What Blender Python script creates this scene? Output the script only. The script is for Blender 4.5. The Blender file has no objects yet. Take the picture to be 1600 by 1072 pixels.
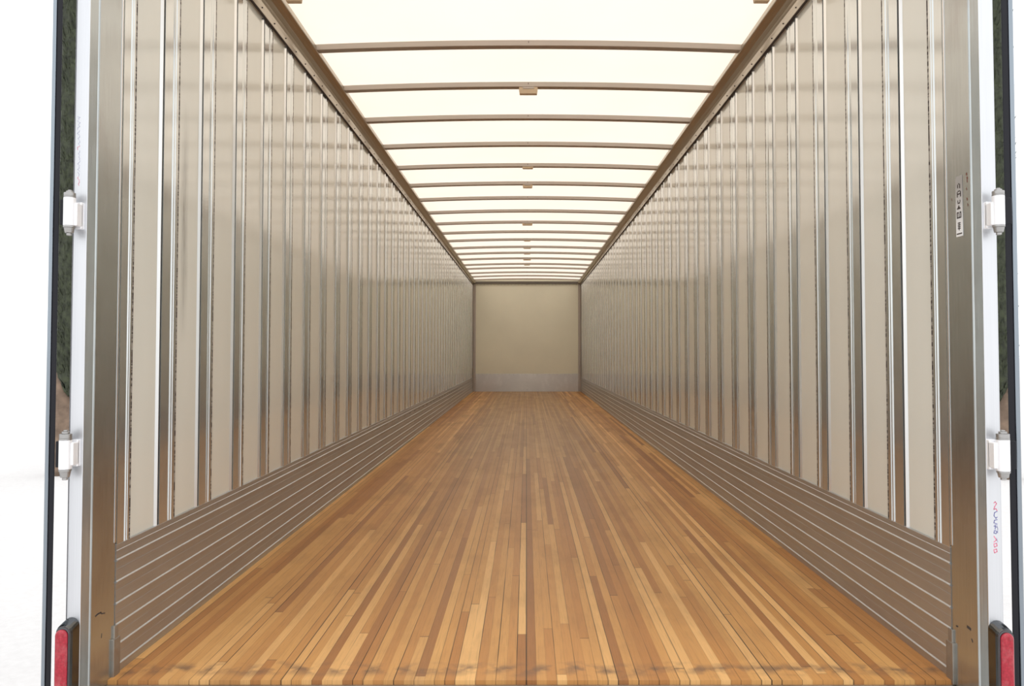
import bpy, bmesh, math, random
from math import pi, sin, cos, radians
from mathutils import Vector
random.seed(7)
scene = bpy.context.scene
col = scene.collection

# ------------------------------------------------------------------ camera
F, PX, PY = 1200.0, 822.5, 517.0          # focal length and optical centre in pixels of a 1600 x 1072 frame
PITCH = math.atan(35 / F)
ZC = 0.975                                # eye height above the trailer floor
cam_d = bpy.data.cameras.new('camera'); cam = bpy.data.objects.new('camera', cam_d); col.objects.link(cam)
cam_d.sensor_fit = 'HORIZONTAL'; cam_d.sensor_width = 36.0; cam_d.lens = F / 1600 * 36.0
cam_d.shift_x = (800 - PX) / 1600; cam_d.shift_y = (PY - 536) / 1600
cam_d.clip_start = 0.05; cam_d.clip_end = 600
cam.location = (0, 0, ZC); cam.rotation_euler = (pi / 2 + PITCH, 0, 0)
scene.camera = cam

# ------------------------------------------------------------------ light
SKY = 1.5
world = bpy.data.worlds.new('overcast_sky'); scene.world = world; world.use_nodes = True
wn = world.node_tree.nodes; wl = world.node_tree.links; wn.clear()
wo = wn.new('ShaderNodeOutputWorld'); wb = wn.new('ShaderNodeBackground')
wb.inputs[0].default_value = (0.97, 0.985, 1.0, 1); wb.inputs[1].default_value = SKY
wl.new(wb.outputs[0], wo.inputs[0])
sun_d = bpy.data.lights.new('sun', 'SUN'); sun_d.energy = 0.9; sun_d.angle = radians(30); sun_d.color = (1.0, 0.97, 0.92)
sun = bpy.data.objects.new('sun', sun_d); col.objects.link(sun)
sun.rotation_euler = (radians(6), radians(3), 0); sun.location = (0, 8, 12)
scene.view_settings.view_transform = 'Standard'; scene.view_settings.look = 'None'
scene.view_settings.exposure = 0.0; scene.view_settings.gamma = 1.0; scene.view_settings.use_curve_mapping = False
scene.cycles.max_bounces = 12; scene.cycles.diffuse_bounces = 6; scene.cycles.glossy_bounces = 6
scene.cycles.transmission_bounces = 6; scene.cycles.sample_clamp_indirect = 6.0

# ------------------------------------------------------------------ helpers
cp, sp = cos(PITCH), sin(PITCH)
def ray(x, y):
    zz = -(y - PY) / F
    return (x - PX) / F, cp - zz * sp, sp + zz * cp
def at_y(x, y, Y):
    r = ray(x, y); t = Y / r[1]; return Vector((r[0] * t, Y, ZC + r[2] * t))
def at_x(x, y, X):
    r = ray(x, y); t = X / r[0]; return Vector((X, r[1] * t, ZC + r[2] * t))

class MB:
    def __init__(s): s.v = []; s.f = []; s.m = []
    def add(s, vs, fs, mi=0):
        b = len(s.v); s.v += [tuple(p) for p in vs]
        for f in fs: s.f.append([b + i for i in f]); s.m.append(mi)
    def box(s, x0, x1, y0, y1, z0, z1, mi=0):
        x0, x1 = sorted((x0, x1)); y0, y1 = sorted((y0, y1)); z0, z1 = sorted((z0, z1))
        s.add([(x0,y0,z0),(x1,y0,z0),(x1,y1,z0),(x0,y1,z0),(x0,y0,z1),(x1,y0,z1),(x1,y1,z1),(x0,y1,z1)],
              [(0,3,2,1),(4,5,6,7),(0,1,5,4),(1,2,6,5),(2,3,7,6),(3,0,4,7)], mi)
    def loft(s, rings, caps=True, mi=0, closed=True):
        n = len(rings[0]); vs = [p for r in rings for p in r]; fs = []
        for k in range(len(rings) - 1):
            for i in range(n if closed else n - 1):
                j = (i + 1) % n; fs.append((k*n+i, k*n+j, (k+1)*n+j, (k+1)*n+i))
        if caps and closed:
            fs.append(tuple(range(n))[::-1]); fs.append(tuple((len(rings)-1)*n + i for i in range(n)))
        s.add(vs, fs, mi)
    def cyl(s, c, r, z0, z1, n=20, mi=0, r1=None):
        r1 = r if r1 is None else r1
        s.loft([[(c[0]+r*cos(2*pi*i/n), c[1]+r*sin(2*pi*i/n), z0) for i in range(n)],
                [(c[0]+r1*cos(2*pi*i/n), c[1]+r1*sin(2*pi*i/n), z1) for i in range(n)]], mi=mi)
    def build(s, name, mats, parent=None, smooth=False, bevel=0, seg=2, loc=None):
        me = bpy.data.meshes.new(name); me.from_pydata(s.v, [], s.f)
        if not isinstance(mats, (list, tuple)): mats = [mats]
        for m in mats: me.materials.append(m)
        for p, mi in zip(me.polygons, s.m): p.material_index = mi
        bm = bmesh.new(); bm.from_mesh(me); bmesh.ops.recalc_face_normals(bm, faces=bm.faces); bm.to_mesh(me); bm.free()
        o = bpy.data.objects.new(name, me); col.objects.link(o)
        if smooth:
            for p in me.polygons: p.use_smooth = True
        if bevel:
            b = o.modifiers.new('bevel', 'BEVEL'); b.width = bevel; b.segments = seg; b.limit_method = 'ANGLE'; b.angle_limit = radians(35)
        if parent: o.parent = parent
        if loc: o.location = loc
        return o
def tag(o, label, cat, group=None, kind=None):
    if label: o['label'] = label
    if cat: o['category'] = cat
    if group: o['group'] = group
    if kind: o['kind'] = kind
    return o
def empty(name, loc=(0, 0, 0)):
    o = bpy.data.objects.new(name, None); col.objects.link(o); o.location = loc; o.empty_display_size = 0.1; return o
def copy_tree(o, parent=None):
    c = o.copy(); col.objects.link(c); c.parent = parent
    for ch in [k for k in o.children]: copy_tree(ch, c)
    return c
def struct(o): o['kind'] = 'structure'; return o

# ------------------------------------------------------------------ materials
def mat(name):
    m = bpy.data.materials.new(name); m.use_nodes = True
    return m, m.node_tree.nodes, m.node_tree.links, m.node_tree.nodes['Principled BSDF']
def math_n(N, L, op, a, b=None, c=None):
    n = N.new('ShaderNodeMath'); n.operation = op
    for i, v in enumerate((a, b, c)):
        if v is None: continue
        if isinstance(v, (int, float)): n.inputs[i].default_value = v
        else: L.new(v, n.inputs[i])
    return n.outputs[0]
def mixc(N, L, fac, a, b, mode='MIX'):
    n = N.new('ShaderNodeMix'); n.data_type = 'RGBA'; n.blend_type = mode
    for s, v in ((n.inputs[0], fac), (n.inputs[6], a), (n.inputs[7], b)):
        if isinstance(v, (int, float)): s.default_value = v
        elif isinstance(v, tuple): s.default_value = (*v, 1)
        else: L.new(v, s)
    return n.outputs[2]
def noise(N, L, vec, scale, detail=3, rough=.5):
    n = N.new('ShaderNodeTexNoise'); n.inputs['Scale'].default_value = scale; n.inputs['Detail'].default_value = detail
    n.inputs['Roughness'].default_value = rough; L.new(vec, n.inputs['Vector']); return n.outputs['Fac']
def coords(N, L, scale=(1, 1, 1), loc=(0, 0, 0)):
    t = N.new('ShaderNodeTexCoord'); mp = N.new('ShaderNodeMapping')
    mp.inputs['Scale'].default_value = scale; mp.inputs['Location'].default_value = loc
    L.new(t.outputs['Object'], mp.inputs[0]); return mp.outputs[0]
def ramp(N, L, fac, stops):
    n = N.new('ShaderNodeValToRGB'); cr = n.color_ramp
    while len(cr.elements) < len(stops): cr.elements.new(0.5)
    for e, (p, c) in zip(cr.elements, stops):
        e.position = p; e.color = (*c, 1) if isinstance(c, tuple) else (c, c, c, 1)
    L.new(fac, n.inputs[0]); return n.outputs[0]
def metal(name, c, rough=.3, metallic=1.0, grain=(60, 60, 1.2), var=.12, bump=0.0, dirt=None, dirt_amt=.5, dirt_scale=3):
    m, N, L, B = mat(name)
    g = noise(N, L, coords(N, L, grain), 6, 4)
    low = noise(N, L, coords(N, L, (1, 1, 1)), 2.3, 4, .6)
    f = math_n(N, L, 'ADD', math_n(N, L, 'MULTIPLY', g, .5), math_n(N, L, 'MULTIPLY', low, .5))
    a = tuple(max(0, x * (1 - var)) for x in c); b = tuple(min(1, x * (1 + var)) for x in c)
    cc = ramp(N, L, f, [(.3, a), (.7, b)])
    if dirt:
        dn = noise(N, L, coords(N, L, (1, 1, .5), (3, 1, 2)), dirt_scale, 6, .65)
        cc = mixc(N, L, math_n(N, L, 'MULTIPLY', ramp(N, L, dn, [(.5, 0.0), (.7, 1.0)]), dirt_amt), cc, dirt)
    L.new(cc, B.inputs['Base Color'])
    B.inputs['Metallic'].default_value = metallic
    r = math_n(N, L, 'ADD', rough - .06, math_n(N, L, 'MULTIPLY', f, .12)); L.new(r, B.inputs['Roughness'])
    if bump:
        bp = N.new('ShaderNodeBump'); bp.inputs['Strength'].default_value = bump; bp.inputs['Distance'].default_value = .002
        L.new(low, bp.inputs['Height']); L.new(bp.outputs[0], B.inputs['Normal'])
    return m
def plain(name, c, rough=.5, metallic=0.0, var=.06, scale=8, spec=.5, coat=0):
    m, N, L, B = mat(name)
    f = noise(N, L, coords(N, L), scale, 4)
    L.new(ramp(N, L, f, [(.3, tuple(x*(1-var) for x in c)), (.7, tuple(min(1, x*(1+var)) for x in c))]), B.inputs['Base Color'])
    B.inputs['Roughness'].default_value = rough; B.inputs['Metallic'].default_value = metallic
    B.inputs['Specular IOR Level'].default_value = spec; B.inputs['Coat Weight'].default_value = coat
    return m

M = {}
M['post'] = metal('post_galvanised', (.63, .645, .63), .15, metallic=.88, grain=(60, 60, .8), var=.14)
M['flange'] = metal('post_flange', (.80, .80, .79), .3, grain=(60, 60, .6), var=.05)
M['groove'] = plain('seam_black', (.012, .013, .013), .7)
M['rail'] = metal('rail_aluminium', (.50, .445, .37), .34, grain=(20, 1, 20), var=.1)
M['header'] = metal('front_header_shadow', (.16, .14, .12), .5, grain=(1, 20, 20), var=.1)  # darkened metal, paints the shadow line along the top of the front wall
M['bow'] = metal('bow_aluminium', (.46, .40, .35), .45, metallic=.7, grain=(1, 20, 20), var=.08)
M['scuff'] = metal('scuff_aluminium', (.51, .52, .53), .42, metallic=.9, grain=(20, .8, 30), var=.08)
M['frame'] = metal('frame_steel', (.49, .515, .51), .24, metallic=.92, grain=(50, 50, 1.0), var=.14, bump=.15, dirt=(.24, .16, .11), dirt_amt=.3)
M['frame_face'] = metal('frame_rear_aluminium', (.70, .71, .735), .42, metallic=.75, grain=(50, 50, .6), var=.05)
M['bright'] = metal('aluminium_bright', (.84, .84, .85), .35, grain=(40, 40, 1), var=.05)
M['hinge'] = metal('hinge_aluminium', (.93, .93, .95), .5, metallic=.35, grain=(5, 5, 5), var=.04)
M['pin'] = metal('hinge_pin_steel', (.42, .41, .40), .38, metallic=.9, grain=(5, 5, 5), var=.08)
M['kick'] = metal('kick_plate', (.50, .455, .40), .30, grain=(1, 1, 60), var=.10, bump=.15, dirt=(.62, .58, .52), dirt_amt=.5, dirt_scale=5)
M['sill'] = metal('sill_galvanised', (.42, .41, .39), .55, grain=(3, 3, 3), var=.2, dirt=(.16, .11, .07), dirt_amt=.6)
M['bracket'] = metal('bracket_rusty', (.36, .33, .29), .5, metallic=.8, grain=(5, 5, 5), var=.2, dirt=(.34, .19, .09), dirt_amt=.8, dirt_scale=12)
M['door_skin'] = metal('door_skin', (.30, .34, .38), .35, grain=(40, 40, .5), var=.06)
M['rubber'] = plain('rubber_black', (.008, .008, .012), .5, spec=.3)
M['chrome'] = metal('lamp_housing', (.13, .135, .14), .22, grain=(5, 5, 5), var=.1)
M['clip'] = plain('beige_block', (.58, .44, .29), .6)
M['trunk'] = plain('bark', (.20, .14, .10), .9, var=.35, scale=6)
M['ink_blue'] = plain('ink_blue', (.20, .20, .42), .6)
M['ink_pink'] = plain('ink_pink', (.75, .20, .30), .6)
M['ink_grey'] = plain('ink_grey', (.45, .45, .58), .6)
M['dark_mark'] = plain('dark_mark', (.05, .035, .03), .8)
M['rust'] = plain('rust_speck', (.16, .06, .04), .8)
M['shell'] = plain('outer_skin', (.75, .75, .76), .4)

def mk_panel(name, stain=False):
    m, N, L, B = mat(name)
    low = noise(N, L, coords(N, L, (1, 1, .35)), 1.6, 4, .6)
    c = ramp(N, L, low, [(.3, (.655, .645, .575)), (.7, (.725, .712, .64))])
    if stain:      # one long dark scrape down this panel
        t = N.new('ShaderNodeTexCoord'); sx = N.new('ShaderNodeSeparateXYZ'); L.new(t.outputs['Object'], sx.inputs[0])
        w = noise(N, L, coords(N, L, (1, 1, 1)), 5, 3)
        yy = math_n(N, L, 'ADD', sx.outputs[1], math_n(N, L, 'MULTIPLY', math_n(N, L, 'SUBTRACT', w, .5), .02))
        dy = math_n(N, L, 'ABSOLUTE', math_n(N, L, 'SUBTRACT', yy, .066))
        a = ramp(N, L, math_n(N, L, 'MULTIPLY', dy, 28), [(0, 1.0), (1, 0.0)])
        dz = math_n(N, L, 'ABSOLUTE', math_n(N, L, 'SUBTRACT', sx.outputs[2], 1.46))
        b = ramp(N, L, math_n(N, L, 'MULTIPLY', dz, 2.2), [(0, 1.0), (.5, .7), (1, 0.0)])
        streak = noise(N, L, coords(N, L, (30, 120, 5)), 2, 4, .7)
        k = math_n(N, L, 'MULTIPLY', math_n(N, L, 'MULTIPLY', a, b), ramp(N, L, streak, [(.3, .25), (.65, 1.0)]))
        c = mixc(N, L, math_n(N, L, 'MULTIPLY', k, .75), c, (.16, .14, .12))
    L.new(c, B.inputs['Base Color'])
    B.inputs['Roughness'].default_value = .12; B.inputs['Specular IOR Level'].default_value = .5
    return m
M['panel'] = mk_panel('white_wall_panel'); M['panel_stained'] = mk_panel('scraped_wall_panel', True)
M['front'] = plain('cream_front_panel', (.84, .815, .675), .5, var=.03, scale=1.5)

def mk_sealant():
    m, N, L, B = mat('sealant_strip')
    f = noise(N, L, coords(N, L, (3, 3, 55)), 2, 3, .7)
    L.new(ramp(N, L, f, [(.46, (.035, .022, .018)), (.54, (.30, .27, .23))]), B.inputs['Base Color'])
    B.inputs['Roughness'].default_value = .7; return m
M['sealant'] = mk_sealant()

def mk_roof():
    m, N, L, B = mat('translucent_roof_skin'); N.remove(B)
    out = N['Material Output']
    tr = N.new('ShaderNodeBsdfTranslucent'); df = N.new('ShaderNodeBsdfDiffuse'); mx = N.new('ShaderNodeMixShader')
    f = noise(N, L, coords(N, L), 1.2, 3)
    L.new(ramp(N, L, f, [(.3, (1.0, .875, .73)), (.7, (1.0, .89, .77))]), tr.inputs[0])
    df.inputs[0].default_value = (.85, .80, .70, 1)
    mx.inputs[0].default_value = .35; L.new(tr.outputs[0], mx.inputs[1]); L.new(df.outputs[0], mx.inputs[2])
    L.new(mx.outputs[0], out.inputs[0]); return m
M['roof'] = mk_roof()

def mk_floor():
    m, N, L, B = mat('hardwood_strip_floor')
    t = N.new('ShaderNodeTexCoord'); sx = N.new('ShaderNodeSeparateXYZ'); L.new(t.outputs['Object'], sx.inputs[0])
    X, Y = sx.outputs[0], sx.outputs[1]
    W = .0305
    u = math_n(N, L, 'DIVIDE', X, W); idx = math_n(N, L, 'FLOOR', u)
    def wn1(v, seed):
        n = N.new('ShaderNodeTexWhiteNoise'); n.noise_dimensions = '2D'
        cb = N.new('ShaderNodeCombineXYZ'); L.new(v, cb.inputs[0])
        if isinstance(seed, (int, float)): cb.inputs[1].default_value = seed
        else: L.new(seed, cb.inputs[1])
        L.new(cb.outputs[0], n.inputs['Vector']); return n.outputs['Value']
    r1 = wn1(idx, 3.3)
    ylen = math_n(N, L, 'DIVIDE', math_n(N, L, 'ADD', Y, math_n(N, L, 'MULTIPLY', r1, 13)), math_n(N, L, 'ADD', 1.5, math_n(N, L, 'MULTIPLY', wn1(idx, 8.1), 2.6)))
    piece = math_n(N, L, 'FLOOR', ylen)
    r2 = wn1(idx, piece)
    base = ramp(N, L, r2, [(0, (.33, .13, .038)), (.14, (.47, .20, .056)), (.45, (.59, .285, .085)), (.75, (.68, .36, .118)), (1, (.87, .51, .20))])
    # wide shiplap boards differ a little from one another
    brd = wn1(math_n(N, L, 'FLOOR', math_n(N, L, 'DIVIDE', X, W * 10)), 5.5)
    base = mixc(N, L, math_n(N, L, 'MULTIPLY', brd, .3), base, (.50, .25, .10))
    gr = noise(N, L, coords(N, L, (70, 2.2, 1)), 3, 5, .6)
    base = mixc(N, L, .5, base, ramp(N, L, gr, [(.25, .55), (.5, .95), (.8, 1.0)]), 'MULTIPLY')
    blot = noise(N, L, coords(N, L, (2.2, .7, 1)), 2.2, 5, .62)
    base = mixc(N, L, ramp(N, L, blot, [(.48, 0.0), (.74, .42)]), base, (.26, .135, .06))
    # worn grey-brown traffic lane down the middle
    lane = math_n(N, L, 'ABSOLUTE', math_n(N, L, 'ADD', X, math_n(N, L, 'MULTIPLY', math_n(N, L, 'SUBTRACT', blot, .5), .5)))
    lf = math_n(N, L, 'MULTIPLY', ramp(N, L, lane, [(.55, 1.0), (.95, 0.0)]), ramp(N, L, math_n(N, L, 'MULTIPLY', Y, .1), [(.26, .0), (.8, 1.0)]))
    base = mixc(N, L, math_n(N, L, 'MULTIPLY', lf, .6), base, (.29, .185, .10))
    # scuffed dark band behind the sill
    wob = math_n(N, L, 'MULTIPLY', math_n(N, L, 'SUBTRACT', noise(N, L, coords(N, L, (5, 1, 1)), 2, 4), .5), .10)
    bd = math_n(N, L, 'ABSOLUTE', math_n(N, L, 'SUBTRACT', math_n(N, L, 'ADD', Y, wob), 2.40))
    bf = math_n(N, L, 'MULTIPLY', ramp(N, L, math_n(N, L, 'MULTIPLY', bd, 18), [(.1, 1.0), (1, 0.0)]), ramp(N, L, noise(N, L, coords(N, L, (9, 9, 1)), 2, 4), [(.42, 0.0), (.62, .75)]))
    base = mixc(N, L, bf, base, (.15, .085, .055))
    # seams
    fr = math_n(N, L, 'FRACT', u); d = math_n(N, L, 'MINIMUM', fr, math_n(N, L, 'SUBTRACT', 1, fr))
    near = math_n(N, L, 'ROUND', u); rs = wn1(near, 1.7)
    even = math_n(N, L, 'MULTIPLY', math_n(N, L, 'MODULO', math_n(N, L, 'ABSOLUTE', near), 2), 1)
    wob2 = noise(N, L, coords(N, L, (1, .8, 1)), 3, 2)
    st = math_n(N, L, 'MULTIPLY', math_n(N, L, 'ADD', .16, math_n(N, L, 'MULTIPLY', math_n(N, L, 'MULTIPLY', even, rs), 1.1)), ramp(N, L, wob2, [(.3, .3), (.6, 1.0)]))
    line = math_n(N, L, 'MULTIPLY', ramp(N, L, d, [(.025, 1.0), (.06, 0.0)]), math_n(N, L, 'MINIMUM', st, 1.0))
    board = math_n(N, L, 'LESS_THAN', math_n(N, L, 'MODULO', math_n(N, L, 'ADD', near, 800), 8), .5)
    bl = math_n(N, L, 'MULTIPLY', math_n(N, L, 'MULTIPLY', board, ramp(N, L, d, [(.04, 1.0), (.085, 0.0)])), math_n(N, L, 'ADD', .45, math_n(N, L, 'MULTIPLY', rs, .5)))
    line = math_n(N, L, 'MAXIMUM', line, bl)
    base = mixc(N, L, line, base, (.035, .018, .010))
    fe = math_n(N, L, 'FRACT', ylen); jd = math_n(N, L, 'LESS_THAN', fe, .0018)
    base = mixc(N, L, math_n(N, L, 'MULTIPLY', jd, .6), base, (.08, .04, .02))
    L.new(base, B.inputs['Base Color'])
    L.new(math_n(N, L, 'ADD', .34, math_n(N, L, 'MULTIPLY', blot, .16)), B.inputs['Roughness'])
    B.inputs['Specular IOR Level'].default_value = .33
    bp = N.new('ShaderNodeBump'); bp.inputs['Strength'].default_value = .25; bp.inputs['Distance'].default_value = .001
    L.new(math_n(N, L, 'SUBTRACT', gr, math_n(N, L, 'MULTIPLY', line, 2)), bp.inputs['Height']); L.new(bp.outputs[0], B.inputs['Normal'])
    return m
M['floor'] = mk_floor()

def mk_ground():
    m, N, L, B = mat('pale_concrete')
    a = noise(N, L, coords(N, L), .6, 6, .6); b = noise(N, L, coords(N, L), 14, 6, .7)
    f = math_n(N, L, 'ADD', math_n(N, L, 'MULTIPLY', a, .4), math_n(N, L, 'MULTIPLY', b, .6))
    L.new(ramp(N, L, f, [(.3, (.56, .545, .54)), (.7, (.66, .65, .645))]), B.inputs['Base Color'])
    B.inputs['Roughness'].default_value = .9; return m
M['ground'] = mk_ground()
def mk_foliage():
    m, N, L, B = mat('cypress_foliage')
    f = noise(N, L, coords(N, L), 9, 4, .7)
    L.new(ramp(N, L, f, [(.35, (.022, .026, .016)), (.7, (.06, .072, .036))]), B.inputs['Base Color'])
    B.inputs['Roughness'].default_value = .8; return m
M['foliage'] = mk_foliage()
def mk_lens():
    m, N, L, B = mat('red_lens')
    v = N.new('ShaderNodeTexVoronoi'); v.inputs['Scale'].default_value = 160; L.new(coords(N, L), v.inputs['Vector'])
    wear = noise(N, L, coords(N, L, (6, 6, 3)), 5, 5, .7)
    c = ramp(N, L, v.outputs['Distance'], [(0, (.46, .008, .03)), (1, (.28, .0, .012))])
    c = mixc(N, L, ramp(N, L, wear, [(.5, 0.0), (.75, .5)]), c, (.55, .20, .20))
    L.new(c, B.inputs['Base Color']); B.inputs['Roughness'].default_value = .3
    B.inputs['Coat Weight'].default_value = .3; return m
M['lens'] = mk_lens()
def mk_sticker():
    m, N, L, B = mat('worn_white_label')
    t = N.new('ShaderNodeTexCoord'); sx = N.new('ShaderNodeSeparateXYZ'); L.new(t.outputs['Object'], sx.inputs[0])
    w = noise(N, L, coords(N, L, (1, 1, 1)), 30, 4, .7)
    h = math_n(N, L, 'ADD', sx.outputs[2], math_n(N, L, 'MULTIPLY', math_n(N, L, 'SUBTRACT', w, .5), .04))
    L.new(ramp(N, L, math_n(N, L, 'MULTIPLY', h, 5.0), [(.12, (.80, .80, .80)), (.75, (.34, .32, .30))]), B.inputs['Base Color'])
    B.inputs['Roughness'].default_value = .5; return m
M['sticker'] = mk_sticker()

# ------------------------------------------------------------------ the trailer shell
XL, XR = -1.25, 1.275                     # inner wall faces
Y0, Y1 = 2.32, 18.0                       # rear edge of the floor, front wall
def lerp(a, b, Y): return a + (b - a) * (Y - 2.35) / (18.0 - 2.35)
def zf(Y): return lerp(0.0, 0.08, Y)      # floor rises a little towards the front
def zs(Y): return lerp(.392, .413, Y)     # top of the scuff liner
def zr(Y): return lerp(2.685, 2.628, Y)   # underside edge of the roof rail
ZW = 2.575                                # top of the wall panels
def side(s, d):                           # x at distance d inwards from wall s
    return XL + d if s < 0 else XR - d
def extrude_y(mb, prof, ys, s, mi=0, closed=True, caps=True):
    """prof(Y) -> list of (inward distance, z)"""
    mb.loft([[(side(s, d), Y, z) for d, z in prof(Y)] for Y in ys], closed=closed, caps=caps, mi=mi)

mb = MB(); mb.loft([[(XL - .02, Y, zf(Y) - .05), (XR + .02, Y, zf(Y) - .05), (XR + .02, Y, zf(Y)), (XL - .02, Y, zf(Y))] for Y in (Y0, Y1)])
struct(mb.build('floor', M['floor']))
# skin of the roof: shallow arch
ROOF_GAP = .045
mb = MB(); n = 24
def arch(x, Y, rise=.03):
    c = (XL + XR) / 2; h = (XR - XL) / 2; return rise * (1 - ((x - c) / h) ** 2)
rows = []
for Y in (2.2, 6, 10, 14, Y1 + .05):
    rows.append([(XL - .03 + (XR - XL + .06) * i / n, Y, zr(Y) + ROOF_GAP + arch(XL + (XR - XL) * i / n, Y)) for i in range(n + 1)])
mb.loft(rows, closed=False, caps=False)
struct(mb.build('ceiling', M['roof'], smooth=True))

post_y = [2.628] + [2.945 + .3415 * k for k in range(4)]
while post_y[-1] < 17.6: post_y.append(post_y[-1] + .353)
post_y = post_y[:-1] if post_y[-1] > 17.75 else post_y
POST_W = .118
ORD = ['first', 'second', 'third', 'fourth', 'fifth', 'sixth', 'seventh', 'eighth', 'ninth', 'tenth', 'eleventh', 'twelfth',
       'thirteenth', 'fourteenth', 'fifteenth', 'sixteenth', 'seventeenth', 'eighteenth', 'nineteenth', 'twentieth']
TENS = {2: 'twenty', 3: 'thirty', 4: 'forty'}
def ordinal(i):
    if i < 20: return ORD[i]
    t, u = divmod(i + 1, 10)
    return {2: 'twentieth', 3: 'thirtieth', 4: 'fortieth'}[t] if u == 0 else TENS[t] + '-' + ORD[u - 1]

for s, nm in ((-1, 'left'), (1, 'right')):
    yo = 0.0 if s < 0 else -.02
    # outer wall board behind everything
    mb = MB(); mb.box(side(s, -.05), side(s, -.018), 2.36 + yo, Y1 + .06, -.12, 2.80)
    wall = struct(mb.build('wall_' + nm, M['shell']))
    # white panels between the posts
    starts = [2.437 + yo] + [y + POST_W + yo for y in post_y]
    ends = [y + yo - .018 for y in post_y] + [Y1]
    for i, (a, b) in enumerate(zip(starts, ends)):
        mb = MB(); mb.box(side(s, -.018), side(s, -.008), -.012, b - a + .004, zs(a) - .05, 2.62)
        p = mb.build('wall_panel', M['panel_stained'] if (s < 0 and i == 1) else M['panel'], wall, loc=(0, a, 0))
        if s < 0 and i == 1: p['label'] = 'white panel with a long dark scrape'
    # first, a narrow post beside the door frame
    def post(w, first):
        root = empty('wall_post')
        mb = MB(); z0, z1 = .33, 2.615
        # hat section: face with a shallow bright groove
        pr = [(-.016, 0), (0, .002), (0, w*.52), (-.004, w*.545), (-.004, w*.60), (0, w*.64), (0, w*.70), (-.003, w*.72), (-.003, w*.75), (0, w*.77), (0, w-.001), (-.016, w)]
        mb.loft([[(side(s, d), y, z) for d, y in pr] for z in (z0, z1)])
        mb.build('post_face', M['post'], root)
        if not first:
            mb = MB(); pr = [(-.016, -.020), (-.0078, -.020), (-.0005, -.0115), (-.0005, -.0095), (-.016, -.0095)]
            mb.loft([[(side(s, d), y, z) for d, y in pr] for z in (z0, z1)]); mb.build('flange', M['flange'], root)
            mb = MB(); mb.box(side(s, -.015), side(s, -.004), -.0096, .0006, z0, z1); mb.build('seam', M['groove'], root)
        mb = MB(); mb.box(side(s, -.009), side(s, .0003), w - .0075, w - .0005, z0, z1); mb.build('sealant_strip', M['sealant'], root)
        return root
    nb = post(.079 if s < 0 else .089, True); nb.location = (0, 2.3605 if s < 0 else 2.3285, 0)
    tag(nb, 'narrow grey metal wall post on the %s-hand wall, joined to the rear door frame' % nm, 'post')
    proto = post(POST_W, False)
    for i, y in enumerate(post_y):
        o = proto if i == 0 else copy_tree(proto)
        o.location = (0, y + yo, 0)
        tag(o, 'grey metal wall post, %s full-width one in from the doorway along the %s-hand wall' % (ordinal(i), nm), 'post',
            'vertical metal posts along the %s-hand wall' % nm)
    # scuff liner with horizontal ribs
    def prof(Y):
        h0, h1 = zf(Y) - .01, zs(Y); H = h1 - .012
        pts = [(-.02, h0), (.004, h0)]
        ribs = [.026, .088, .150, .214, .280, .345]
        for r in ribs:
            z = zf(Y) + (zs(Y) - zf(Y)) * r / .392
            pts += ([(.0044, z - .030), (.0037, z - .028), (.0037, z - .022), (.0042, z - .013)] if r > .05 else []) + [(.0045, z - .005), (.0085, z - .004), (.0085, z - .001), (.0048, z + .0025)]
        z = zs(Y)
        pts += [(.0045, z - .022), (.0065, z - .021), (.0065, z - .019), (.0045, z - .0175), (.0045, z - .001), (.001, z), (-.02, z)]
        return pts
    mb = MB(); extrude_y(mb, lambda Y: [(d - .0037 if d > -.01 else d, z) for d, z in prof(Y)], ((2.3575 if s < 0 else 2.3275), Y1 - .02), s)
    struct(mb.build('baseboard_' + nm, M['scuff']))
    # roof rail: light cove rising to a dark soffit with a fine lip
    def rp(Y):
        r = zr(Y)
        return [(-.02, ZW - .004), (.010, ZW - .004), (.012, ZW), (.012, ZW + .012), (.009, ZW + .014), (.0095, ZW + .028), (.013, ZW + .045),
                (.021, ZW + .062 + (r-ZW-.11)*.5), (.036, r - .026), (.052, r - .013), (.068, r - .004), (.070, r), (.0705, r + .004), (.066, r + .006), (.066, r + .03), (-.02, r + .035)]
    mb = MB(); ysr = [2.30 + yo] + [2.3 + (Y1 - 2.3) * k / 8 for k in range(1, 9)]
    extrude_y(mb, rp, ysr, s)
    mb.box(side(s, 0), side(s, .0128), 2.31, Y1 - .05, ZW - .0065, ZW - .0038, mi=1)  # dark strip for the seam, with the shadow under the lip painted in
    Yq = 2.5                               # fasteners along the lower lip
    while Yq < 14:
        r_ = .004
        mb.loft([[(side(s, .0088), Yq + r_*cos(a), ZW + .022 + r_*sin(a)) for a in [pi/3*q for q in range(6)]],
                 [(side(s, .0135), Yq + .7*r_*cos(a), ZW + .022 + .7*r_*sin(a)) for a in [pi/3*q for q in range(6)]]], mi=1)
        Yq += .1765
    struct(mb.build('trim_1' if s < 0 else 'trim_2', [M['rail'], M['dark_mark']]))

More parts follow.
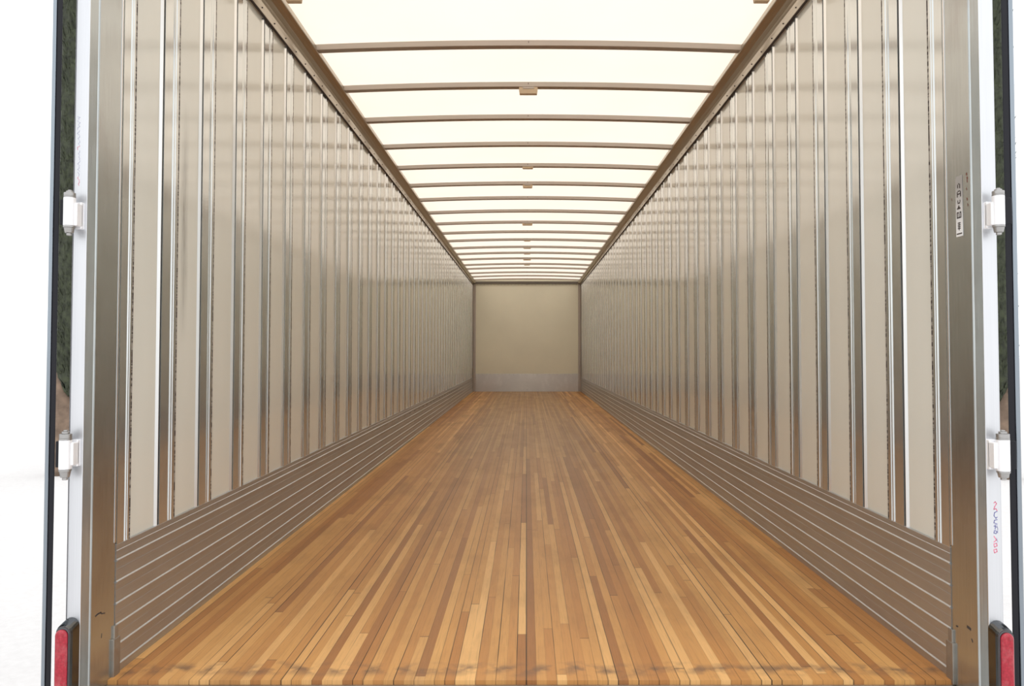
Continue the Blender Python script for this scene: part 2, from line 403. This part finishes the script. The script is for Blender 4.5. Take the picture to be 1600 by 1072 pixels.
# ------------------------------------------------------------------ front wall of the trailer
mb = MB(); mb.box(XL - .05, XR + .05, Y1, Y1 + .06, -.1, 2.75); wb_ = struct(mb.build('wall_back', M['front']))
mb = MB(); mb.box(XL + .06, XR - .06, Y1 - .012, Y1 + .001, .07, .495)
for k in range(5): mb.box(.0085, .0165, Y1 - .016, Y1 - .012, .12 + k*.085, .128 + k*.085, mi=1)
for k in range(26): mb.box(XL + .12 + k*.092, XL + .128 + k*.092, Y1 - .015, Y1 - .012, .475, .483, mi=1)
kp = struct(mb.build('baseboard_back', [M['kick'], M['dark_mark']], bevel=.002))
for s in (-1, 1):
    mb = MB(); mb.box(side(s, .012), side(s, .062), Y1 - .03, Y1 + .001, .085, 2.60); mb.box(side(s, 0), side(s, .012), Y1 - .06, Y1, .085, 2.62)
    struct(mb.build('trim_3' if s < 0 else 'trim_4', M['bow'], bevel=.003))
mb = MB(); mb.box(XL, XR, Y1 - .012, Y1 + .001, 2.565, 2.60); mb.box(XL, XR, Y1 - .045, Y1, 2.60, 2.66, mi=1)  # upper strip coloured dark to stand for shade under the roof
for k in range(30): mb.box(XL + .1 + k*.08, XL + .107 + k*.08, Y1 - .016, Y1 - .012, 2.578, 2.586, mi=2)
mb.box(.008, .016, Y1 - .016, Y1 - .012, 2.572, 2.59, mi=2)
struct(mb.build('trim_5', [M['front'], M['header'], M['dark_mark']]))

# ------------------------------------------------------------------ roof bows
bow_y = [2.95, 3.62, 4.28, 4.94, 5.61, 6.33, 7.04, 7.78, 8.50, 9.27, 10.05, 10.83, 11.56, 12.34, 13.05, 13.80, 14.63, 15.28, 16.09, 16.80, 17.5]
BL, BR = XL + .058, XR - .058
def bow(Y, dz=0):
    mb = MB(); rings = []
    for i in range(25):
        x = BL + (BR - BL) * i / 24; z = zr(0 + Y) + .001 + arch(x, Y, .028)
        rings.append([(x, -.003, z + .002), (x, -.001, z), (x, .046, z), (x, .048, z + .002), (x, .048, z + .033), (x, -.001, z + .033), (x, -.003, z + .031)])
    mb.loft(rings)
    cx = (XL + XR) / 2                      # fine joint at mid span
    mb.box(cx - .0015, cx + .0015, -.0036, -.0025, zr(Y) + .044, zr(Y) + .056, mi=1)
    return mb.build('roof_bow', [M['bow'], M['dark_mark']], smooth=False, loc=(0, Y, 0))
for i, Y in enumerate(bow_y[1:]):
    o = bow(Y)
    w = 'bowed metal roof crosspiece, ' + ('nearest the doorway, cut off by the top edge of the picture' if i == 0 else 'last one before the end wall' if i == len(bow_y) - 2 else '%s one in from the doorway' % ordinal(i))
    tag(o, w, 'roof beam', 'metal roof bows')
def block(x, Y, w, h, d=.035, label=''):
    mb = MB(); z = zr(Y) + arch(x, Y, .028) + .001
    mb.loft([[(x - w*q, Y + e, z - h*k) for q, e in ((.5, -d/2), (-.5, -d/2), (-.5, d/2), (.5, d/2))] for k, w in ((0, w), (.25, w), (1, w*.92))])
    root = mb.build('mounting_block', M['clip'], bevel=.003)
    if h > .02:
        mb = MB(); mb.box(x - w*.3, x + w*.3, Y - d/2 - .004, Y - d/2, z - h*.28, z - h*.02); mb.build('clip', M['bow'], root, bevel=.002)
    tag(root, label, 'bracket', 'beige blocks under the roof bows')
    return root
cx = (XL + XR) / 2
for x, nm in ((-1.115, 'left'), (1.128, 'right')):
    block(x, 3.635, .075, .03, label='small beige block under the nearest roof crosspiece beside the %s-hand roof rail' % nm)
for bi, w, h in ((3, .122, .045), (6, .10, .018), (7, .10, .034), (10, .135, .03), (12, .10, .014), (13, .12, .016), (14, .11, .014), (15, .14, .022), (16, .11, .016)):
    block(cx, bow_y[bi] + .016, w, h, label='%s beige block under the middle of the %s roof crosspiece in from the doorway' % ('large' if bi in (3, 10, 15) else 'small', ordinal(bi - 1)))

# ------------------------------------------------------------------ rear door frame
fr = empty('rear_door_frame', (0, 2.25, 0))
tag(fr, 'bare metal rear door frame around the trailer opening, scuffed at the foot', 'door frame')
def part(mb, name, m, parent=fr, **k):
    o = mb.build(name, m, parent, **k)
    if parent is fr: o.location = (0, -2.25, 0) 
    return o
FY = {-1: 2.2, 1: 2.165}
for s in (-1, 1):
    fy = FY[s]; ye = 2.352 if s < 0 else 2.322
    mb = MB()
    # plan outline of the post (inward distance, y)
    pl = [(-.062, fy + .012), (-.057, fy + .002), (-.052, fy), (-.0165, fy), (-.0150, fy + .001), (-.0142, fy + .003), (-.004, fy + .024), (-.0015, fy + .0255), (0, fy + .028), (0, ye), (-.004, ye + .004), (-.062, ye + .004)]
    mb.loft([[(side(s, d), y, z) for d, y in pl] for z in (-.45, 2.9)])
    k = len(pl)
    for q, f in enumerate(mb.f): mb.m[q] = 0
    for q in (0, 1, 2, 3): mb.m[q] = 1
    o = part(mb, 'side_post', [M['frame'], M['frame_face']])
    # seam strip where the post meets the wall
    mb = MB(); mb.box(side(s, -.01), side(s, .0012), ye - .006, ye + .001, .40, 2.62); part(mb, 'corner_bead', M['bright'])
    # angle at the foot, beside the sill
    mb = MB()
    b0 = ye - .004
    mb.box(side(s, -.002), side(s, .006), b0 - .002, b0 + .020, .11, .150); mb.box(side(s, -.002), side(s, .008), b0 - .008, b0 + .030, -.01, .112)
    part(mb, 'corner_bracket', M['bracket'], bevel=.002)
    # dents and cracks low on the inner face, as dark marks pressed into the metal
    mb = MB()
    X = side(s, 0)
    def stroke(pts, w):
        P = [at_x(px_, py_, X) for px_, py_ in pts]
        for a, b in zip(P, P[1:]):
            dv = (b - a); nrm = Vector((0, -dv.z, dv.y)).normalized() * w / 2
            e = .0006 * (1 if s < 0 else -1)
            mb.loft([[(X - e, *(a + nrm)[1:]), (X - e, *(a - nrm)[1:]), (X - e, *(b - nrm)[1:]), (X - e, *(b + nrm)[1:])],
                     [(X + e, *(a + nrm*.7)[1:]), (X + e, *(a - nrm*.7)[1:]), (X + e, *(b - nrm*.7)[1:]), (X + e, *(b + nrm*.7)[1:])]])
    if s < 0:
        stroke([(149, 963), (153, 959.5), (158, 957)], .006); stroke([(157, 957), (159, 959), (164, 958)], .004); stroke([(159, 990), (158.5, 997)], .003)
    else:
        stroke([(1511, 979), (1514, 981), (1517, 984)], .010); stroke([(1494, 978), (1497, 979)], .006); stroke([(1518, 998), (1520, 1004)], .005)
    part(mb, 'dent', M['dark_mark'])
    if s > 0:
        mb = MB()
        for a_, b_, w_ in ((1510, 272, .006), (1511, 278, .007), (1511, 283, .004), (1510, 295, .003), (1511, 311, .005), (1512, 320, .003), (1487, 312, .002)): stroke([(a_, b_ - 2), (a_ + .5, b_ + 2)], w_)
        part(mb, 'rust_speck', M['rust'])
mb = MB(); mb.box(XL + .0005, XR - .0005, 2.19, 2.319, -.14, -.012); part(mb, 'threshold', M['sill'], bevel=.003)
mb = MB(); mb.box(XL - .001, XR + .001, 2.18, 2.30, 2.72, 2.9); part(mb, 'header', M['frame_face'], bevel=.004)

# sticker and the remains of stencilling on the right-hand post
XS = XR - .0004
lo = at_x(1505, 368, XS); hi = at_x(1493, 277, XS)
st = None
mb = MB(); y0s, y1s = sorted((lo.y, hi.y)); z0s, z1s = lo.z, hi.z
mb.box(0, -.0006, 0, y1s - y0s, 0, z1s - z0s)
st = mb.build('paper_label', M['sticker'], loc=(XS, y0s, z0s))
tag(st, 'worn narrow white label with dark characters on the inner face of the right-hand door post', 'label')
mb = MB(); Wd, Hd = y1s - y0s, z1s - z0s
def g(u0, u1, v0, v1): mb.box(-.0006, -.0010, Wd * u0, Wd * u1, Hd * v0, Hd * v1)
g(.12, .9, .035, .055)                                     # ruled bar at the foot
for v in (.125, .155, .185, .215): g(.30, .75, v, v + .014)
g(.48, .58, .10, .235)                                     # ladder-like character
g(.2, .85, .30, .32); g(.2, .32, .30, .40); g(.72, .85, .30, .40); g(.46, .56, .31, .385); g(.2, .45, .385, .405); g(.56, .85, .385, .405)   # E and 8
g(.3, .8, .45, .475); g(.42, .68, .475, .495); g(.5, .6, .495, .515)    # wedge
g(.35, .7, .54, .56); g(.3, .4, .56, .60); g(.62, .72, .56, .60)
g(.2, .32, .65, .74); g(.68, .8, .65, .74); g(.32, .68, .69, .71); g(.32, .68, .74, .755)
g(.3, .42, .79, .86); g(.6, .72, .80, .86); g(.42, .6, .86, .875)
ch = mb.build('characters', M['dark_mark'], st)

def scribble(strokes, Y, w, name, label):
    root = None
    cols = {}
    for m_, pts in strokes: cols.setdefault(m_, []).append(pts)
    for m_, lst in cols.items():
        mb = MB()
        for pts in lst:
            P = [at_y(a, b, Y) for a, b in pts]
            for a, b in zip(P, P[1:]):
                dv = b - a
                if dv.length < 1e-5: continue
                nrm = Vector((-dv.z, 0, dv.x)).normalized() * w / 2; ex = dv.normalized() * w * .3
                a2, b2 = a - ex, b + ex
                ring = lambda y: [(*(a2 + nrm)[:1], y, (a2 + nrm).z), ((a2 - nrm).x, y, (a2 - nrm).z), ((b2 - nrm).x, y, (b2 - nrm).z), ((b2 + nrm).x, y, (b2 + nrm).z)]
                mb.loft([ring(Y + .0003), ring(Y - .0004)])
        o = mb.build(name if root is None else 'ink_stroke', M[m_], root)
        if root is None: root = o
    tag(root, label, 'writing')
fy = FY[1]
# faded marker writing running down the face: ... C u t e 7 0 0
R = [('ink_pink', [(1553, 786), (1555, 784), (1557, 787), (1554, 792), (1553, 796), (1556, 795), (1558, 798)]),
     ('ink_blue', [(1558, 799), (1554, 801), (1553, 806), (1556, 810), (1558, 808)]),
     ('ink_blue', [(1558, 812), (1554, 813), (1553, 817), (1558, 819)]),
     ('ink_blue', [(1553, 822), (1558, 824)]), ('ink_blue', [(1555, 820), (1555, 827)]),
     ('ink_blue', [(1555, 829), (1558, 831), (1556, 834), (1553, 833), (1554, 829)]),
     ('ink_grey', [(1557, 820), (1559, 826), (1559, 833)]),
     ('ink_pink', [(1553, 838), (1557, 844), (1553, 847)]), ('ink_grey', [(1557, 841), (1559, 847)]),
     ('ink_pink', [(1553, 850), (1557, 849), (1558, 853), (1554, 855), (1553, 851)]),
     ('ink_pink', [(1553, 859), (1557, 858), (1558, 862), (1554, 864), (1553, 860)])]
scribble(R, fy, .0022, 'marker_writing', 'faded red and blue marker writing down the rear face of the right-hand post')
random.seed(3)
Lw = []
y = 182
while y < 284:
    h = random.uniform(4, 8); c = random.choice(['ink_pink', 'ink_grey', 'ink_grey'])
    x0, x1 = 120.5, 125.5
    Lw.append((c, [(random.uniform(x0, x1), y), (random.uniform(x0, x1), y + h*.3), (random.uniform(x0, x1), y + h*.6), (random.uniform(x0, x1), y + h)]))
    y += h + 1
scribble(Lw, FY[-1], .0012, 'marker_scrawl', 'thin faded marker scrawl down the rear face of the left-hand post')

# ------------------------------------------------------------------ tail lights
def stadium(cx_, w, z0, z1, n=10, rf=1.0):
    r = w / 2; pts = []
    for k in range(n + 1):
        a = pi * k / n; pts.append((cx_ + r*cos(a), z1 - r*rf + r*rf*sin(a)))
    for k in range(n + 1):
        a = pi + pi * k / n; pts.append((cx_ + r*cos(a), z0 + r*rf + r*rf*sin(a)))
    return pts
for s in (-1, 1):
    fy = FY[s]; yf = fy - .042
    if s < 0: xa, xb, zt, lx0, lx1, lz = at_y(85, 1000, yf).x, at_y(111, 1000, yf).x, at_y(98, 977, yf).z, at_y(86.5, 1000, yf).x, at_y(105.5, 1000, yf).x, at_y(96, 984, yf).z
    else: xa, xb, zt, lx0, lx1, lz = at_y(1558, 1000, yf).x, at_y(1586, 1000, yf).x, at_y(1572, 982, yf).z, at_y(1563.5, 1000, yf).x, at_y(1583.5, 1000, yf).x, at_y(1573, 989, yf).z
    zb = zt - .30; c = (xa + xb) / 2; w = xb - xa
    root = empty('tail_light', (c, fy, zb))
    tag(root, 'rounded red tail light in dark metal housing at the %s-hand post' % ('left' if s < 0 else 'right'), 'light', 'red tail lights on the door frame')
    mb = MB()
    rings = []
    for (yy, sh, dzt) in ((fy - .0003, 0, .008), (fy - .02, 0, .004), (yf + .008, 0, 0), (yf, .0035, -.0035), (yf + .001, .006, -.006)):
        rings.append([(x - c, yy - fy, z - zb) for x, z in stadium(c, w - 2*sh, zb + sh, zt + dzt, rf=1.0)])
    mb.loft(rings); mb.build('housing', M['chrome'], root, smooth=False, bevel=.0008)
    mb = MB(); lc = (lx0 + lx1) / 2; lw = lx1 - lx0
    rings = [[(x - c, yy - fy, z - zb) for x, z in stadium(lc, lw - 2*sh, zb + .012 + sh, lz - sh)] for yy, sh in ((yf + .003, 0), (yf - .002, 0), (yf - .005, .003), (yf - .006, .007))]
    mb.loft(rings); mb.build('lens', M['lens'], root)

# ------------------------------------------------------------------ doors swung open, with hinges
for s in (-1, 1):
    root = empty('door_1' if s < 0 else 'door_2', (0, 2.2, 0)); root['kind'] = 'structure'
    yd = 2.17
    if s < 0: xo, xi, sl = -1.3545, -1.3265, .6185
    else: xo, xi, sl = 1.392, 1.358, .640
    L_ = 1.15; dx = (1 if s > 0 else -1) * sl; nl = math.hypot(sl, 1)
    def ring(xa, xb, y0, y1, z): return [(xa + dx*y0, yd - 2.2 + y0, z), (xb + dx*y0, yd - 2.2 + y0, z), (xb + dx*y1, yd - 2.2 + y1, z), (xa + dx*y1, yd - 2.2 + y1, z)]
    th = abs(xi - xo); o_ = 1 if s > 0 else -1
    mb = MB(); xm = xo - o_ * th * .42                   # metal edge outside, rubber seal inside
    mb.loft([ring(xo, xm, .0, L_, z) for z in (-.35, 2.95)]); mb.build('door_panel', M['door_skin'], root, bevel=.011, seg=4, smooth=True)
    mb = MB(); mb.loft([ring(xm, xi, .002, .05, z) for z in (-.35, 2.95)]); mb.build('edge_seal', M['rubber'], root, bevel=.004, seg=3)
    for (bx0, bx1, cy0, cy1, ty, by, lf0, lf1, ly0, ly1) in (
        ((100, 117.5, 309, 353, 297, 368, 117, 127.5, 316, 358), (93, 111.5, 687.5, 733, 672, 750, 111, 121.5, 687, 729)) if s < 0 else
        ((1551, 1569, 306, 352, 294, 367, 1540.5, 1551, 315, 357), (1557.5, 1577, 687, 736, 672, 750, 1545, 1558, 687, 734))):
        yh = FY[s] - .034
        pc = at_y((bx0 + bx1) / 2, (cy0 + cy1) / 2, yh); r = (at_y(bx1, 500, yh).x - at_y(bx0, 500, yh).x) / 2
        z1_, z0_ = at_y(bx0, cy0, yh).z, at_y(bx0, cy1, yh).z; zt_, zb_ = at_y(bx0, ty, yh).z, at_y(bx0, by, yh).z
        hx, hy = pc.x, yh - 2.2
        ya = at_y(lf0, ly0, FY[s] - .012); yb = at_y(lf1, ly1, FY[s] - .012)
        mb = MB(); mb.box(ya.x, yb.x, FY[s] - .014 - 2.2, FY[s] + .004 - 2.2, yb.z, ya.z)
        mb.box(hx, yb.x if s < 0 else ya.x, hy - .002, FY[s] - .006 - 2.2, yb.z + .006, ya.z - .006)
        xd = xi + (.004 if s < 0 else -.004)
        h = mb.build('hinge', M['hinge'], root, bevel=.003, seg=3)
        mb = MB(); mb.box(hx, xd - (.002 if s < 0 else -.002) , hy + .002, hy + .012, z0_ + .004, z1_ - .004); mb.build('strap', M['rubber'] , h, bevel=.002)
        mb = MB(); mb.cyl((hx, hy), r, z0_, z1_, 28); mb.build('barrel', M['hinge'], h, bevel=.0015, smooth=False)
        mb = MB(); e1 = (zt_ - z1_); e0 = (z0_ - zb_)
        mb.cyl((hx, hy), r*1.0, z1_, z1_ + e1*.18, 28); mb.cyl((hx, hy), r*.98, z1_ + e1*.18, z1_ + e1*.62, 28); mb.cyl((hx, hy), r*.62, z1_ + e1*.62, z1_ + e1*.85, 20); mb.cyl((hx, hy), r*.35, z1_ + e1*.85, zt_, 16)
        mb.cyl((hx, hy), r*1.0, z0_ - e0*.2, z0_, 28); mb.cyl((hx, hy), r*.72, z0_ - e0*.75, z0_ - e0*.2, 20, r1=r*.9); mb.cyl((hx, hy), r*.45, zb_, z0_ - e0*.75, 16)
        mb.build('hinge_pin', M['pin'], h, bevel=.001)

# ------------------------------------------------------------------ yard outside
GZ = -1.225
mb = MB(); mb.box(-220, 220, -60, 400, GZ - .2, GZ); gp = struct(mb.build('ground', M['ground']))
def cypress(x, y, rx, tx, label):
    root = empty('cypress_tree', (x, y, GZ)); tag(root, label, 'tree', 'cypress trees beyond the trailer')
    rnd = random.Random(int(x * 10))
    mb = MB(); N_ = 14
    mb.loft([[(tx - x + (r*(1 + .08*sin(3*a + z))) * cos(a), r * sin(a), z) for a in [2*pi*i/N_ for i in range(N_)]] for z, r in ((0, .21), (.15, .18), (.8, .165), (1.6, .15), (3.0, .12), (5, .08))])
    mb.build('trunk', M['trunk'], root, smooth=True)
    mb = MB()
    H0, H1 = 1.35, 11.5
    def rad(t): return rx * min(1, (t / .06) ** .5 if t < .06 else 1) * (1 - max(0, (t - .72)) / .30) ** .8 if t < 1 else .01
    for k in range(5200):
        t = rnd.random(); a = rnd.random() * 2 * pi; z = H0 + (H1 - H0) * t; R_ = rad(t) * (.6 + .36 * rnd.random() ** .5)
        c = Vector((R_ * cos(a), R_ * sin(a), z)); L2 = rnd.uniform(.10, .22); w = rnd.uniform(.025, .05)
        up = Vector((cos(a) * .35 + rnd.uniform(-.2, .2), sin(a) * .35 + rnd.uniform(-.2, .2), 1)).normalized()
        sd = up.cross(Vector((cos(a), sin(a), 0))).normalized() * w; dp = up.cross(sd).normalized() * w
        p = [c - sd, c - dp*.7, c + sd, c + dp*.7, c + up * L2, c - up * L2 * .4]
        mb.add(p, [(0,1,4),(1,2,4),(2,3,4),(3,0,4),(1,0,5),(2,1,5),(3,2,5),(0,3,5)])
    # dense heart of the crown
    rings = []
    for q in range(26):
        t = q / 25; z = H0 + (H1 - H0) * t; R_ = max(.01, rad(min(t, .995)) * .98)
        rings.append([(R_ * (1 + .1*rnd.uniform(-1, 1)) * cos(2*pi*i/12), R_ * sin(2*pi*i/12), z) for i in range(12)])
    mb.loft(rings); mb.build('crown', M['foliage'], root)
cypress(-8.20, 14, .34, -8.42, 'dark narrow cypress tree seen through the gap beside the left-hand door')
cypress(8.27, 13.6, .34, 8.48, 'dark narrow cypress tree seen through the gap beside the right-hand door')
